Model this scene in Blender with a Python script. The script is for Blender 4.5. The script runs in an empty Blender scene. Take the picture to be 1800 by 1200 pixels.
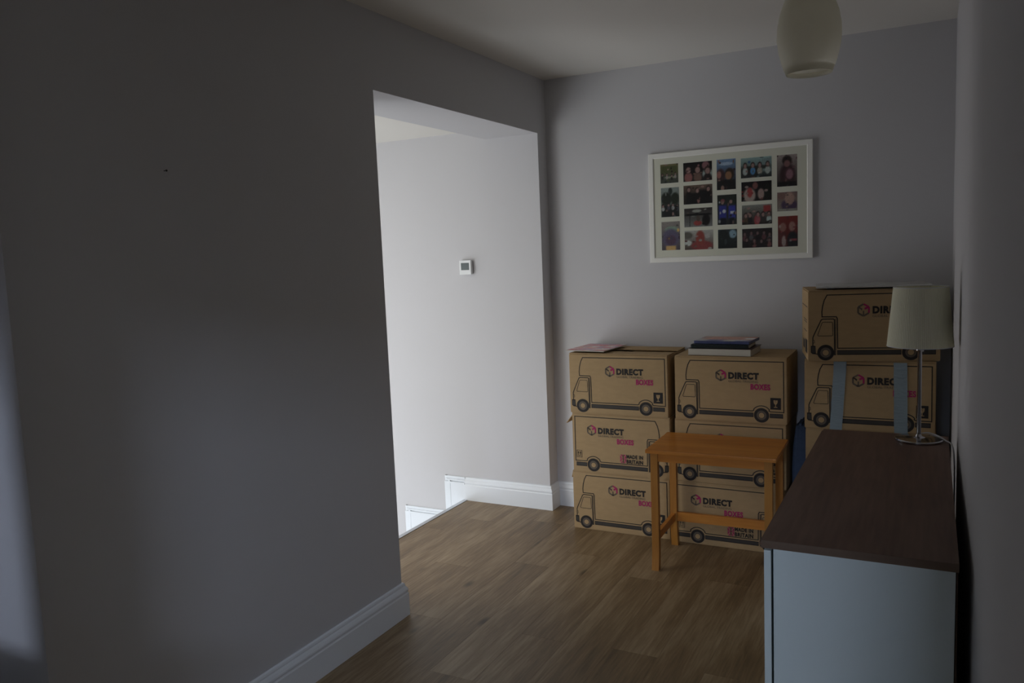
import bpy, bmesh, math, random
from mathutils import Vector, Matrix
random.seed(7)
S = bpy.context.scene
COL = S.collection
# ------------------------------------------------------------ camera
def basis(yaw, pitch, roll):
    y, p, r = map(math.radians, (yaw, pitch, roll))
    f = Vector((-math.sin(y)*math.cos(p), math.cos(y)*math.cos(p), math.sin(p)))
    rt = Vector((math.cos(y), math.sin(y), 0)); up = rt.cross(f)
    return math.cos(r)*rt+math.sin(r)*up, -math.sin(r)*rt+math.cos(r)*up, f
cr, cu, cf = basis(27.6497, -6.2204, -2.3445)
cam = bpy.data.cameras.new('camera'); camo = bpy.data.objects.new('camera', cam); COL.objects.link(camo)
m = Matrix((( cr.x, cu.x, -cf.x, 1.9045), (cr.y, cu.y, -cf.y, 0), (cr.z, cu.z, -cf.z, 1.4582), (0, 0, 0, 1)))
camo.matrix_world = m
cam.sensor_width = 36; cam.lens = 1411.3148/1800*36; cam.clip_start = .02
S.camera = camo
# ------------------------------------------------------------ world, lights, exposure
w = bpy.data.worlds.new('world'); S.world = w; w.use_nodes = True
w.node_tree.nodes['Background'].inputs[0].default_value = (.6, .75, 1, 1)
w.node_tree.nodes['Background'].inputs[1].default_value = .2
S.view_settings.view_transform = 'Standard'; S.view_settings.look = 'None'
S.view_settings.gamma = 1; S.view_settings.exposure = 0; S.view_settings.use_curve_mapping = False
def area(name, loc, rot, sx, sy, power, col, spread=180):
    l = bpy.data.lights.new(name, 'AREA'); l.shape = 'RECTANGLE'; l.size = sx; l.size_y = sy
    l.energy = power; l.color = col; l.spread = math.radians(spread)
    o = bpy.data.objects.new(name, l); COL.objects.link(o); o.location = loc; o.rotation_euler = rot; return o
# daylight of the stairwell: windows in its near wall (facing +Y) and the low front-door glazing (facing +X)
area('stair_window_light', (-1.9, 1.26, .7), (math.radians(90), 0, 0), 1.0, 1.1, 14, (.95, 1, 1))
area('stair_side_window_light', (-1.0, 1.26, .6), (math.radians(90), 0, 0), .8, 1.3, 6, (1, .97, .92))
area('stair_lower_window_light', (-1.9, 1.26, -.7), (math.radians(90), 0, 0), 1.0, 1.2, 16, (.84, .92, 1))
area('stair_top_fill_light', (-1.7, 1.9, 2.14), (0, 0, 0), .8, .8, 15, (1, .96, .90))  # added fill from above, brightens the floor inside the opening
area('front_door_light', (-2.90, 3.1, .0), (0, math.radians(-90), 0), 1.2, 1.0, 10, (.97, .96, 1))
# high rear window of the room behind the camera (light travels +Y) and an added weak fill from the side
area('rear_window_light', (1.68, -3.0, 2.22), (math.radians(90), 0, 0), .5, .3, 50, (.67, .78, 1))
area('rear_side_fill_light', (1.95, -2.0, 1.4), (0, math.radians(90), 0), 1.1, 1.0, 4.5, (1, .92, .66))  # added warm fill that lifts the upper left wall, no window here
# ------------------------------------------------------------ materials
def mat(name, col, rough=.6, metal=0, **k):
    mt = bpy.data.materials.new(name); mt.use_nodes = True
    b = mt.node_tree.nodes['Principled BSDF']
    b.inputs['Base Color'].default_value = (*col, 1); b.inputs['Roughness'].default_value = rough
    b.inputs['Metallic'].default_value = metal
    for kk, v in k.items():
        b.inputs[kk.replace('_', ' ')].default_value = v
    return mt
def nd(mt, t, **k):
    n = mt.node_tree.nodes.new(t)
    for kk, v in k.items(): setattr(n, kk, v)
    return n
def lk(mt, a, b): mt.node_tree.links.new(a, b)
def bumpy(mt, scale, strength, dist=.002, stretch=(1, 1, 1), coord='Object', vary=.0):
    """fine relief and slight tone variation"""
    b = mt.node_tree.nodes['Principled BSDF']
    tc = nd(mt, 'ShaderNodeTexCoord'); mp = nd(mt, 'ShaderNodeMapping'); mp.inputs['Scale'].default_value = stretch
    nz = nd(mt, 'ShaderNodeTexNoise'); nz.inputs['Scale'].default_value = scale; nz.inputs['Detail'].default_value = 5
    bp = nd(mt, 'ShaderNodeBump'); bp.inputs['Strength'].default_value = strength; bp.inputs['Distance'].default_value = dist
    lk(mt, tc.outputs[coord], mp.inputs[0]); lk(mt, mp.outputs[0], nz.inputs['Vector'])
    lk(mt, nz.outputs[0], bp.inputs['Height']); lk(mt, bp.outputs[0], b.inputs['Normal'])
    if vary:
        c = b.inputs['Base Color'].default_value[:]
        mx = nd(mt, 'ShaderNodeMix', data_type='RGBA')
        mx.inputs[6].default_value = (*[v*(1-vary) for v in c[:3]], 1); mx.inputs[7].default_value = (*[min(1, v*(1+vary)) for v in c[:3]], 1)
        lk(mt, nz.outputs[0], mx.inputs[0]); lk(mt, mx.outputs[2], b.inputs['Base Color'])
    return mt
def wood(name, dark, mid, light, axis='Y', rough=.5, grain=14, rnd=True, knots=.0, bump=.15):
    mt = mat(name, mid, rough); b = mt.node_tree.nodes['Principled BSDF']
    tc = nd(mt, 'ShaderNodeTexCoord'); oi = nd(mt, 'ShaderNodeObjectInfo')
    add = nd(mt, 'ShaderNodeVectorMath', operation='ADD'); sc = nd(mt, 'ShaderNodeVectorMath', operation='SCALE'); sc.inputs['Scale'].default_value = 37 if rnd else 0
    cmb = nd(mt, 'ShaderNodeCombineXYZ')
    for i in range(3): lk(mt, oi.outputs['Random'], cmb.inputs[i])
    lk(mt, cmb.outputs[0], sc.inputs[0]); lk(mt, tc.outputs['Object'], add.inputs[0]); lk(mt, sc.outputs[0], add.inputs[1])
    s = {'X': (.07, 1, 1), 'Y': (1, .07, 1), 'Z': (1, 1, .07)}[axis]
    mp = nd(mt, 'ShaderNodeMapping'); mp.inputs['Scale'].default_value = s; lk(mt, add.outputs[0], mp.inputs[0])
    n1 = nd(mt, 'ShaderNodeTexNoise'); n1.inputs['Scale'].default_value = grain; n1.inputs['Detail'].default_value = 8; n1.inputs['Roughness'].default_value = .62; n1.inputs['Distortion'].default_value = .8
    n2 = nd(mt, 'ShaderNodeTexNoise'); n2.inputs['Scale'].default_value = grain*9; n2.inputs['Detail'].default_value = 4
    mp3 = nd(mt, 'ShaderNodeMapping'); mp3.inputs['Scale'].default_value = tuple(.35 if v < 1 else 1 for v in s); lk(mt, add.outputs[0], mp3.inputs[0])
    n3 = nd(mt, 'ShaderNodeTexNoise'); n3.inputs['Scale'].default_value = 4.5; n3.inputs['Detail'].default_value = 3
    lk(mt, mp.outputs[0], n1.inputs['Vector']); lk(mt, mp.outputs[0], n2.inputs['Vector']); lk(mt, mp3.outputs[0], n3.inputs['Vector'])
    r = nd(mt, 'ShaderNodeValToRGB'); e = r.color_ramp.elements
    e[0].position = .33; e[0].color = (*dark, 1); e[1].position = .68; e[1].color = (*light, 1)
    x = r.color_ramp.elements.new(.5); x.color = (*mid, 1)
    s1 = nd(mt, 'ShaderNodeMath', operation='MULTIPLY_ADD'); s1.inputs[1].default_value = .28; lk(mt, n2.outputs[0], s1.inputs[0])
    s2 = nd(mt, 'ShaderNodeMath', operation='MULTIPLY'); s2.inputs[1].default_value = .42; lk(mt, n1.outputs[0], s2.inputs[0])
    s3 = nd(mt, 'ShaderNodeMath', operation='MULTIPLY_ADD'); s3.inputs[1].default_value = .34; lk(mt, n3.outputs[0], s3.inputs[0])
    lk(mt, s2.outputs[0], s1.inputs[2]); lk(mt, s1.outputs[0], s3.inputs[2])
    out = s3.outputs[0]
    if rnd:
        s4 = nd(mt, 'ShaderNodeMath', operation='MULTIPLY_ADD'); s4.inputs[1].default_value = .035; s4.inputs[2].default_value = -.017
        lk(mt, oi.outputs['Random'], s4.inputs[0]); s5 = nd(mt, 'ShaderNodeMath', operation='ADD'); lk(mt, s4.outputs[0], s5.inputs[0]); lk(mt, out, s5.inputs[1]); out = s5.outputs[0]
    lk(mt, out, r.inputs[0]); col = r.outputs[0]
    if knots:
        mk = nd(mt, 'ShaderNodeMapping'); mk.inputs['Scale'].default_value = tuple(.45 if v < 1 else 1 for v in s); lk(mt, add.outputs[0], mk.inputs[0])
        vo = nd(mt, 'ShaderNodeTexVoronoi'); vo.inputs['Scale'].default_value = 4.2; lk(mt, mk.outputs[0], vo.inputs['Vector'])
        kr = nd(mt, 'ShaderNodeValToRGB'); kr.color_ramp.elements[0].position = .03; kr.color_ramp.elements[0].color = (knots,)*3+(1,); kr.color_ramp.elements[1].position = .10; kr.color_ramp.elements[1].color = (0, 0, 0, 1)
        lk(mt, vo.outputs['Distance'], kr.inputs[0]); mx = nd(mt, 'ShaderNodeMix', data_type='RGBA'); mx.inputs[7].default_value = (*[v*.45 for v in dark], 1)
        lk(mt, kr.outputs[0], mx.inputs[0]); lk(mt, col, mx.inputs[6]); col = mx.outputs[2]
    lk(mt, col, b.inputs['Base Color'])
    bp = nd(mt, 'ShaderNodeBump'); bp.inputs['Strength'].default_value = bump; bp.inputs['Distance'].default_value = .001
    lk(mt, s1.outputs[0], bp.inputs['Height']); lk(mt, bp.outputs[0], b.inputs['Normal'])
    return mt
M = {}
M['wall'] = bumpy(mat('wall_paint', (.625, .618, .630), .85), 260, .10, .001)
M['ceil'] = bumpy(mat('ceiling_paint', (.80, .775, .72), .9), 200, .08, .001)
M['white'] = bumpy(mat('gloss_white', (.84, .88, .92), .32), 60, .03, .001)
M['floor'] = wood('floor_plank_print', (.100, .064, .030), (.225, .148, .072), (.41, .305, .18), 'Y', .46, 13, True, .75)
M['sub'] = bumpy(mat('sub_floor', (.12, .085, .06), .8), 40, .1)
M['metal'] = bumpy(mat('trim_metal', (.55, .56, .58), .32, 1), 300, .03)
M['card'] = bumpy(mat('cardboard', (.44, .300, .150), .82), 28, .12, .0015, (1, 1, 2.5), vary=.10)
M['cardedge'] = bumpy(mat('cardboard_edge', (.22, .145, .08), .9), 300, .3, vary=.15)
M['ink'] = bumpy(mat('black_ink', (.018, .014, .012), .7), 90, .05)
M['grey'] = bumpy(mat('grey_ink', (.050, .043, .036), .7), 90, .05)
M['greyl'] = bumpy(mat('pale_grey_ink', (.135, .105, .078), .7), 90, .05)
M['pink'] = bumpy(mat('pink_ink', (.42, .012, .12), .7), 90, .05)
M['tape'] = bumpy(mat('silver_tape', (.27, .34, .37), .38), 40, .5, .004, (1, 1, 3))
M['pine'] = wood('orange_pine', (.42, .140, .018), (.58, .215, .034), (.68, .29, .055), 'X', .38, 9, False)
M['pinez'] = wood('orange_pine_upright', (.34, .13, .020), (.45, .19, .034), (.52, .25, .05), 'Z', .42, 9, False)
M['oak'] = wood('brown_laminate', (.055, .026, .014), (.130, .064, .038), (.20, .115, .075), 'Y', .50, 8, False, .5)
M['oakedge'] = wood('brown_laminate_edge', (.11, .07, .045), (.16, .105, .07), (.2, .14, .10), 'X', .5, 7, False)
M['lacq'] = bumpy(mat('pale_lacquer', (.77, .88, .88), .42), 15, .03)
M['hard'] = bumpy(mat('hardboard', (.10, .06, .04), .8), 60, .1)
M['chrome'] = mat('chrome', (.50, .50, .52), .08, 1)
M['cord'] = bumpy(mat('lamp_cord_plastic', (.50, .50, .50), .5), 60, .05)
M['frame'] = bumpy(mat('white_frame_wood', (.93, .92, .86), .5), 40, .08, .001)
M['matb'] = bumpy(mat('mount_board', (.90, .865, .76), .9), 300, .05)
M['book1'] = bumpy(mat('cream_pages', (.58, .54, .46), .7), 200, .4, .001, (.05, .05, 3), vary=.12)
M['book2'] = bumpy(mat('dark_cover', (.012, .018, .018), .3), 40, .1)
M['bluec'] = bumpy(mat('blue_cover', (.07, .085, .20), .4), 18, .1, vary=.5)
M['maroon'] = bumpy(mat('dark_red_cover', (.04, .012, .012), .35), 30, .1, vary=.3)
M['blue'] = bumpy(mat('blue_fabric', (.085, .125, .21), .8), 60, .5, .003, vary=.15)
M['panel'] = bumpy(mat('silver_panel', (.60, .59, .56), .25, .3), 40, .03)
M['plast'] = bumpy(mat('white_plastic', (.80, .82, .82), .35), 80, .03)
M['lcd'] = bumpy(mat('lcd_grey', (.10, .125, .125), .15), 30, .01)
M['nail'] = bumpy(mat('nail_steel', (.03, .028, .025), .4, .6), 90, .1)
def fabric_mat():
    mt = mat('ribbed_shade_fabric', (.93, .92, .74), .9); b = mt.node_tree.nodes['Principled BSDF']
    tc = nd(mt, 'ShaderNodeTexCoord'); sp = nd(mt, 'ShaderNodeSeparateXYZ'); lk(mt, tc.outputs['Object'], sp.inputs[0])
    at = nd(mt, 'ShaderNodeMath', operation='ARCTAN2'); lk(mt, sp.outputs[1], at.inputs[0]); lk(mt, sp.outputs[0], at.inputs[1])
    mu = nd(mt, 'ShaderNodeMath', operation='MULTIPLY'); mu.inputs[1].default_value = 110; lk(mt, at.outputs[0], mu.inputs[0])
    si = nd(mt, 'ShaderNodeMath', operation='SINE'); lk(mt, mu.outputs[0], si.inputs[0])
    bp = nd(mt, 'ShaderNodeBump'); bp.inputs['Strength'].default_value = .45; bp.inputs['Distance'].default_value = .0015
    lk(mt, si.outputs[0], bp.inputs['Height']); lk(mt, bp.outputs[0], b.inputs['Normal'])
    tr = nd(mt, 'ShaderNodeBsdfTranslucent'); tr.inputs[0].default_value = (.9, .86, .62, 1)
    mx = nd(mt, 'ShaderNodeMixShader'); mx.inputs[0].default_value = .25
    lk(mt, b.outputs[0], mx.inputs[1]); lk(mt, tr.outputs[0], mx.inputs[2]); lk(mt, mx.outputs[0], mt.node_tree.nodes['Material Output'].inputs[0])
    return mt
M['shade'] = fabric_mat()
def frost():
    mt = bumpy(mat('mottled_frosted_glass', (.95, .92, .78), .45), 14, .15, .004, vary=.16); b = mt.node_tree.nodes['Principled BSDF']
    tr = nd(mt, 'ShaderNodeBsdfTranslucent'); tr.inputs[0].default_value = (1, .97, .84, 1)
    mx = nd(mt, 'ShaderNodeMixShader'); mx.inputs[0].default_value = .5
    lk(mt, b.outputs[0], mx.inputs[1]); lk(mt, tr.outputs[0], mx.inputs[2]); lk(mt, mx.outputs[0], mt.node_tree.nodes['Material Output'].inputs[0])
    return mt
M['frost'] = frost()
def glassm():
    mt = bpy.data.materials.new('picture_glass'); mt.use_nodes = True; n = mt.node_tree.nodes; n.remove(n['Principled BSDF'])
    t = nd(mt, 'ShaderNodeBsdfTransparent'); t.inputs[0].default_value = (.97, .98, .97, 1); g = nd(mt, 'ShaderNodeBsdfGlossy'); g.inputs['Roughness'].default_value = .03
    f = nd(mt, 'ShaderNodeFresnel'); f.inputs[0].default_value = 1.08; mx = nd(mt, 'ShaderNodeMixShader')
    lk(mt, f.outputs[0], mx.inputs[0]); lk(mt, t.outputs[0], mx.inputs[1]); lk(mt, g.outputs[0], mx.inputs[2]); lk(mt, mx.outputs[0], n['Material Output'].inputs[0]); return mt
M['glass'] = glassm()
def printm(name, rough=.35):
    mt = mat(name, (1, 1, 1), rough); a = nd(mt, 'ShaderNodeVertexColor', layer_name='Col')
    nz = nd(mt, 'ShaderNodeTexNoise'); nz.inputs['Scale'].default_value = 150
    hs = nd(mt, 'ShaderNodeMix', data_type='RGBA', blend_type='MULTIPLY'); hs.inputs[0].default_value = .25
    lk(mt, a.outputs[0], hs.inputs[6]); lk(mt, nz.outputs[0], hs.inputs[7]); lk(mt, hs.outputs[2], mt.node_tree.nodes['Principled BSDF'].inputs['Base Color']); return mt
M['print'] = printm('photo_print')
# ------------------------------------------------------------ helpers
def box(bm, x0, x1, y0, y1, z0, z1, mi=0):
    v = [bm.verts.new(p) for p in ((x0, y0, z0), (x1, y0, z0), (x1, y1, z0), (x0, y1, z0), (x0, y0, z1), (x1, y0, z1), (x1, y1, z1), (x0, y1, z1))]
    for f in ((0, 3, 2, 1), (4, 5, 6, 7), (0, 1, 5, 4), (1, 2, 6, 5), (2, 3, 7, 6), (3, 0, 4, 7)):
        bm.faces.new([v[i] for i in f]).material_index = mi
    return v
def obj(name, bm, mats, parent=None, bevel=0, smooth=False, loc=None, rotz=None):
    if bevel: bmesh.ops.bevel(bm, geom=bm.edges[:], offset=bevel, segments=2, profile=.7, affect='EDGES', clamp_overlap=True)
    if smooth:
        for f in bm.faces: f.smooth = True
    me = bpy.data.meshes.new(name); bm.to_mesh(me); bm.free()
    for mm in (mats if isinstance(mats, (list, tuple)) else [mats]): me.materials.append(mm)
    o = bpy.data.objects.new(name, me); COL.objects.link(o)
    if parent: o.parent = parent
    if loc: o.location = loc
    if rotz is not None: o.rotation_euler = (0, 0, rotz)
    return o
def bx(name, a, mats, parent=None, bevel=0, **k):
    bm = bmesh.new(); box(bm, *a); return obj(name, bm, mats, parent, bevel, **k)
def struct(o, kind='structure'): o['kind'] = kind; return o
def tag(o, label, cat, group=None):
    o['label'] = label; o['category'] = cat
    if group: o['group'] = group
    return o
def thing(name, label, cat, loc=(0, 0, 0), rotz=0, group=None):
    o = bpy.data.objects.new(name, None); COL.objects.link(o); o.location = loc; o.rotation_euler = (0, 0, rotz); o.empty_display_size = .1
    return tag(o, label, cat, group)
def lathe(bm, prof, seg=48, cap=True, mi=0):
    rings = []
    for r, z in prof:
        rings.append([bm.verts.new((r*math.cos(2*math.pi*i/seg), r*math.sin(2*math.pi*i/seg), z)) for i in range(seg)])
    for a, b in zip(rings, rings[1:]):
        for i in range(seg): bm.faces.new((a[i], a[(i+1) % seg], b[(i+1) % seg], b[i])).material_index = mi
    if cap:
        bm.faces.new(list(reversed(rings[0]))); bm.faces.new(rings[-1])
def tube(bm, pts, r, seg=8):
    pts = [Vector(p) for p in pts]; rings = []
    for i, p in enumerate(pts):
        t = (pts[min(i+1, len(pts)-1)]-pts[max(i-1, 0)]).normalized()
        a = t.cross(Vector((0, 0, 1)) if abs(t.z) < .9 else Vector((1, 0, 0))).normalized(); b = t.cross(a)
        rings.append([bm.verts.new(p+r*(math.cos(2*math.pi*k/seg)*a+math.sin(2*math.pi*k/seg)*b)) for k in range(seg)])
    for a, b in zip(rings, rings[1:]):
        for i in range(seg): bm.faces.new((a[i], a[(i+1) % seg], b[(i+1) % seg], b[i]))
    bm.faces.new(rings[0]); bm.faces.new(rings[-1]); bmesh.ops.recalc_face_normals(bm, faces=bm.faces[:])
def spline(pts, n=8):
    P = [Vector(p) for p in pts]; P = [P[0]]+P+[P[-1]]; out = []
    for i in range(1, len(P)-2):
        for k in range(n):
            t = k/n; a, b, c, d = P[i-1:i+3]
            out.append(.5*((2*b)+(c-a)*t+(2*a-5*b+4*c-d)*t*t+(3*b-a-3*c+d)*t**3))
    out.append(P[-2]); return out
def sweep(bm, prof, path, side=1):
    """profile (out, z) swept along a 2D wall line with mitred corners; side=+1: room on the left of the walk"""
    path = [Vector((p[0], p[1])) for p in path]; n = len(path); nor = []
    for i in range(n-1):
        d = (path[i+1]-path[i]).normalized(); nor.append(Vector((-d.y, d.x))*side)
    rings = []
    for i in range(n):
        if i == 0: m_ = nor[0]
        elif i == n-1: m_ = nor[-1]
        else:
            s = nor[i-1]+nor[i]; m_ = s/(1+nor[i-1].dot(nor[i]))
        rings.append([bm.verts.new((path[i].x+m_.x*o_, path[i].y+m_.y*o_, z)) for o_, z in prof])
    k = len(prof)
    for a, b in zip(rings, rings[1:]):
        for i in range(k): bm.faces.new((a[i], a[(i+1) % k], b[(i+1) % k], b[i]))
    bm.faces.new(rings[0]); bm.faces.new(rings[-1]); bmesh.ops.recalc_face_normals(bm, faces=bm.faces[:])
# ------------------------------------------------------------ the room
YC, YN, YF, YB, XR, H, HS, T2, T1 = 1.1167, 2.5736, 4.031, 4.1386, 1.992, 2.4, 2.1034, .3275, .558
HST = 2.155
bm = bmesh.new()
box(bm, -T2, 0, YC, YN, 0, H); box(bm, -T2, 0, YN, YB, HS, H); box(bm, -T2, 0, YF, YB, 0, HS)
struct(obj('wall_left', bm, M['wall']))
struct(bx('wall_back', (-T2, XR, YB, YB+.12, 0, H), M['wall']))
struct(bx('wall_right', (XR, XR+.12, -3.2, YB+.12, 0, H), M['wall']))
struct(bx('wall_stairs', (-3.0, -T2, YF, YB+.12, -2.6, H), M['wall']))
struct(bx('wall_return', (-3.0, -T2, YC, YC+.12, -2.6, H), M['wall']))
struct(bx('wall_landing', (-3.12, -3.0, -3.2, YB+.12, -2.6, H), M['wall']))
struct(bx('wall_behind', (-3.0, XR, -3.32, -3.2, 0, H), M['wall']))
bm = bmesh.new(); box(bm, -3.12, XR+.12, -3.32, YB+.12, H, H+.1)
ceil = struct(obj('ceiling', bm, M['ceil']))
struct(bx('ceiling_stairs', (-3.0, -T2, YC+.12, YF, HST, H), M['ceil']))
bm = bmesh.new(); box(bm, -T1, XR, YC, YB, -.25, -.004); box(bm, -3.0, XR, -3.2, YC, -.25, -.004)
floor = struct(obj('floor', bm, M['sub']))
PW = .178; PL = 1.22; ncol = 0
x = -T1+.012
while x < XR-.001:
    xe = min(x+PW, XR); y = .25-random.random()*PL
    while y < YB:
        ye = min(y+PL, YB); xs = x
        ys = max(y, .25)
        if ye-ys > .02 and not (xe <= 0 and ye < YC):
            if x < 0 and ys < YC: ys = YC+.0005
            if ye-ys > .02:
                bm = bmesh.new(); g = .0003
                box(bm, -(xe-xs)/2+g, (xe-xs)/2-g, -(ye-ys)/2+g, (ye-ys)/2-g, -.004, 0)
                obj('plank', bm, M['floor'], floor, .0004, loc=((xs+xe)/2, (ys+ye)/2, 0))
        y += PL
    x += PW
# nosing, risers, treads of the flight going down
NX = -T1
bm = bmesh.new(); box(bm, NX-.012, NX+.014, YC+.125, YF, -.014, .0035)
struct(obj('trim_1', bm, M['metal'], None, .0015))
st = thing('staircase', '', ''); del st['label']; del st['category']; struct(st); st.location = (NX, (YC+YF)/2, 0)
RUN, RISE = .29, .217
ly0, ly1 = -(YF-YC)/2+.125, (YF-YC)/2-.001
for k in range(7):
    bx('riser', (-RUN*k-.01, -RUN*k, ly0, ly1, -RISE*(k+1), -RISE*k-.015), M['white'], st)
    bx('tread', (-RUN*(k+1)-.015, -RUN*k, ly0, ly1, -RISE*(k+1)-.02, -RISE*(k+1)), M['white'], st, .004)
struct(bx('floor_lower', (-3.0, -T1, YC+.12, YF, -2.6, -2.5), M['sub']))
# skirting boards
SK = [(0, 0), (.020, 0), (.020, .092), (.0175, .096), (.0175, .101), (.0195, .105), (.019, .111), (.015, .119), (.0105, .125), (.0105, .130), (.0085, .136), (.004, .139), (0, .139)]
bm = bmesh.new(); sweep(bm, SK, [(-.25, YC), (0, YC), (0, YN), (-T2, YN)], -1); struct(obj('baseboard_left', bm, M['white']))
bm = bmesh.new(); sweep(bm, SK, [(-.5585, YF), (0, YF), (0, YB), (XR, YB)], -1); struct(obj('baseboard_back', bm, M['white']))
bm = bmesh.new(); sweep(bm, SK, [(XR, YB-.0205), (XR, -1.0)], -1); struct(obj('baseboard_right', bm, M['white']))
# stepped skirting following the flight down the stair wall
bm = bmesh.new(); y1 = YF
def rib(x0, x1, z0, z1, t): box(bm, x0, x1, y1-t, y1, z0, z1)
E1 = -.700
xr_ = -.5585; zt = .139
for k in range(7):
    xl = E1-.305*k; zn = zt-.222
    zb = zn-.16
    rib(xl, xr_, zb, zt-.034, .0175); rib(xl, xr_, zt-.034, zt, .0085)
    rib(xl, xr_, zt-.012, zt-.001, .0125); rib(xl+.014, xr_, zt-.027, zt-.018, .0150); rib(xl+.026, xr_, zt-.044, zt-.033, .020)
    rib(xl, xl+.013, zb, zt, .0106); rib(xl+.026, xl+.040, zb, zt-.026, .0191)
    xr_ = xl; zt = zn
struct(obj('baseboard_stairs', bm, M['white']))
# ------------------------------------------------------------ cardboard boxes
BW, BD, BH = .524, .325, .3115
INK, GR, GL, PK, TAN = 0, 1, 2, 3, 4
class Art:
    def __init__(s, flip=False): s.bm = bmesh.new(); s.flip = flip
    def P(s, u, v, l):
        if s.flip: u = 1-u
        return s.bm.verts.new(((u-.5)*BW, -BD/2-.0006-.0003*l, (1-v)*BH))
    def poly(s, pts, mi, l=0):
        try: f = s.bm.faces.new([s.P(u, v, l) for u, v in pts]); f.material_index = mi
        except ValueError: pass
    def stroke(s, pts, w, mi=INK, l=0, closed=False):
        a = [Vector((u*BW, v*BH)) for u, v in pts]; n = len(a); L = []; Rr = []
        for i in range(n):
            p = a[i]
            if closed: q, r_ = a[i-1], a[(i+1) % n]
            else: q, r_ = a[max(i-1, 0)], a[min(i+1, n-1)]
            d0 = (p-q).normalized() if (p-q).length > 1e-7 else (r_-p).normalized(); d1 = (r_-p).normalized() if (r_-p).length > 1e-7 else d0
            n0 = Vector((-d0.y, d0.x)); n1 = Vector((-d1.y, d1.x)); m_ = (n0+n1)/max(.35, 1+n0.dot(n1))
            L.append(p+m_*w/2); Rr.append(p-m_*w/2)
        for i in range(n if closed else n-1):
            j = (i+1) % n
            s.poly([(q.x/BW, q.y/BH) for q in (L[i], L[j], Rr[j], Rr[i])], mi, l)
    def disc(s, cu_, cv, r, mi, l): s.poly([(cu_+r*math.cos(t*math.pi/16)/BW, cv+r*math.sin(t*math.pi/16)/BH) for t in range(32)], mi, l)
    def rect(s, u0, v0, u1, v1, mi, l=0): s.poly([(u0, v0), (u1, v0), (u1, v1), (u0, v1)], mi, l)
    def text(s, txt, u0, u1, v0, v1, mi, bold=0, l=2):
        c = bpy.data.curves.new('t', 'FONT'); c.body = txt; c.offset = bold; c.space_character = 1.0+bold*2.2; c.resolution_u = 3
        o = bpy.data.objects.new('t', c); COL.objects.link(o); bpy.context.view_layer.update()
        me = bpy.data.meshes.new_from_object(o.evaluated_get(bpy.context.evaluated_depsgraph_get()))
        xs = [v.co.x for v in me.vertices]; ys = [v.co.y for v in me.vertices]; a, b, c0, d = min(xs), max(xs), min(ys), max(ys)
        vs = [s.P0(u0+(v.co.x-a)/(b-a)*(u1-u0), v1-(v.co.y-c0)/(d-c0)*(v1-v0), l) for v in me.vertices]
        for p in me.polygons:
            try: s.bm.faces.new([vs[i] for i in p.vertices]).material_index = mi
            except ValueError: pass
        bpy.data.objects.remove(o); bpy.data.curves.remove(c); bpy.data.meshes.remove(me)
    def P0(s, u, v, l): return s.bm.verts.new(((u-.5)*BW, -BD/2-.0006-.0003*l, (1-v)*BH))
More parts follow.
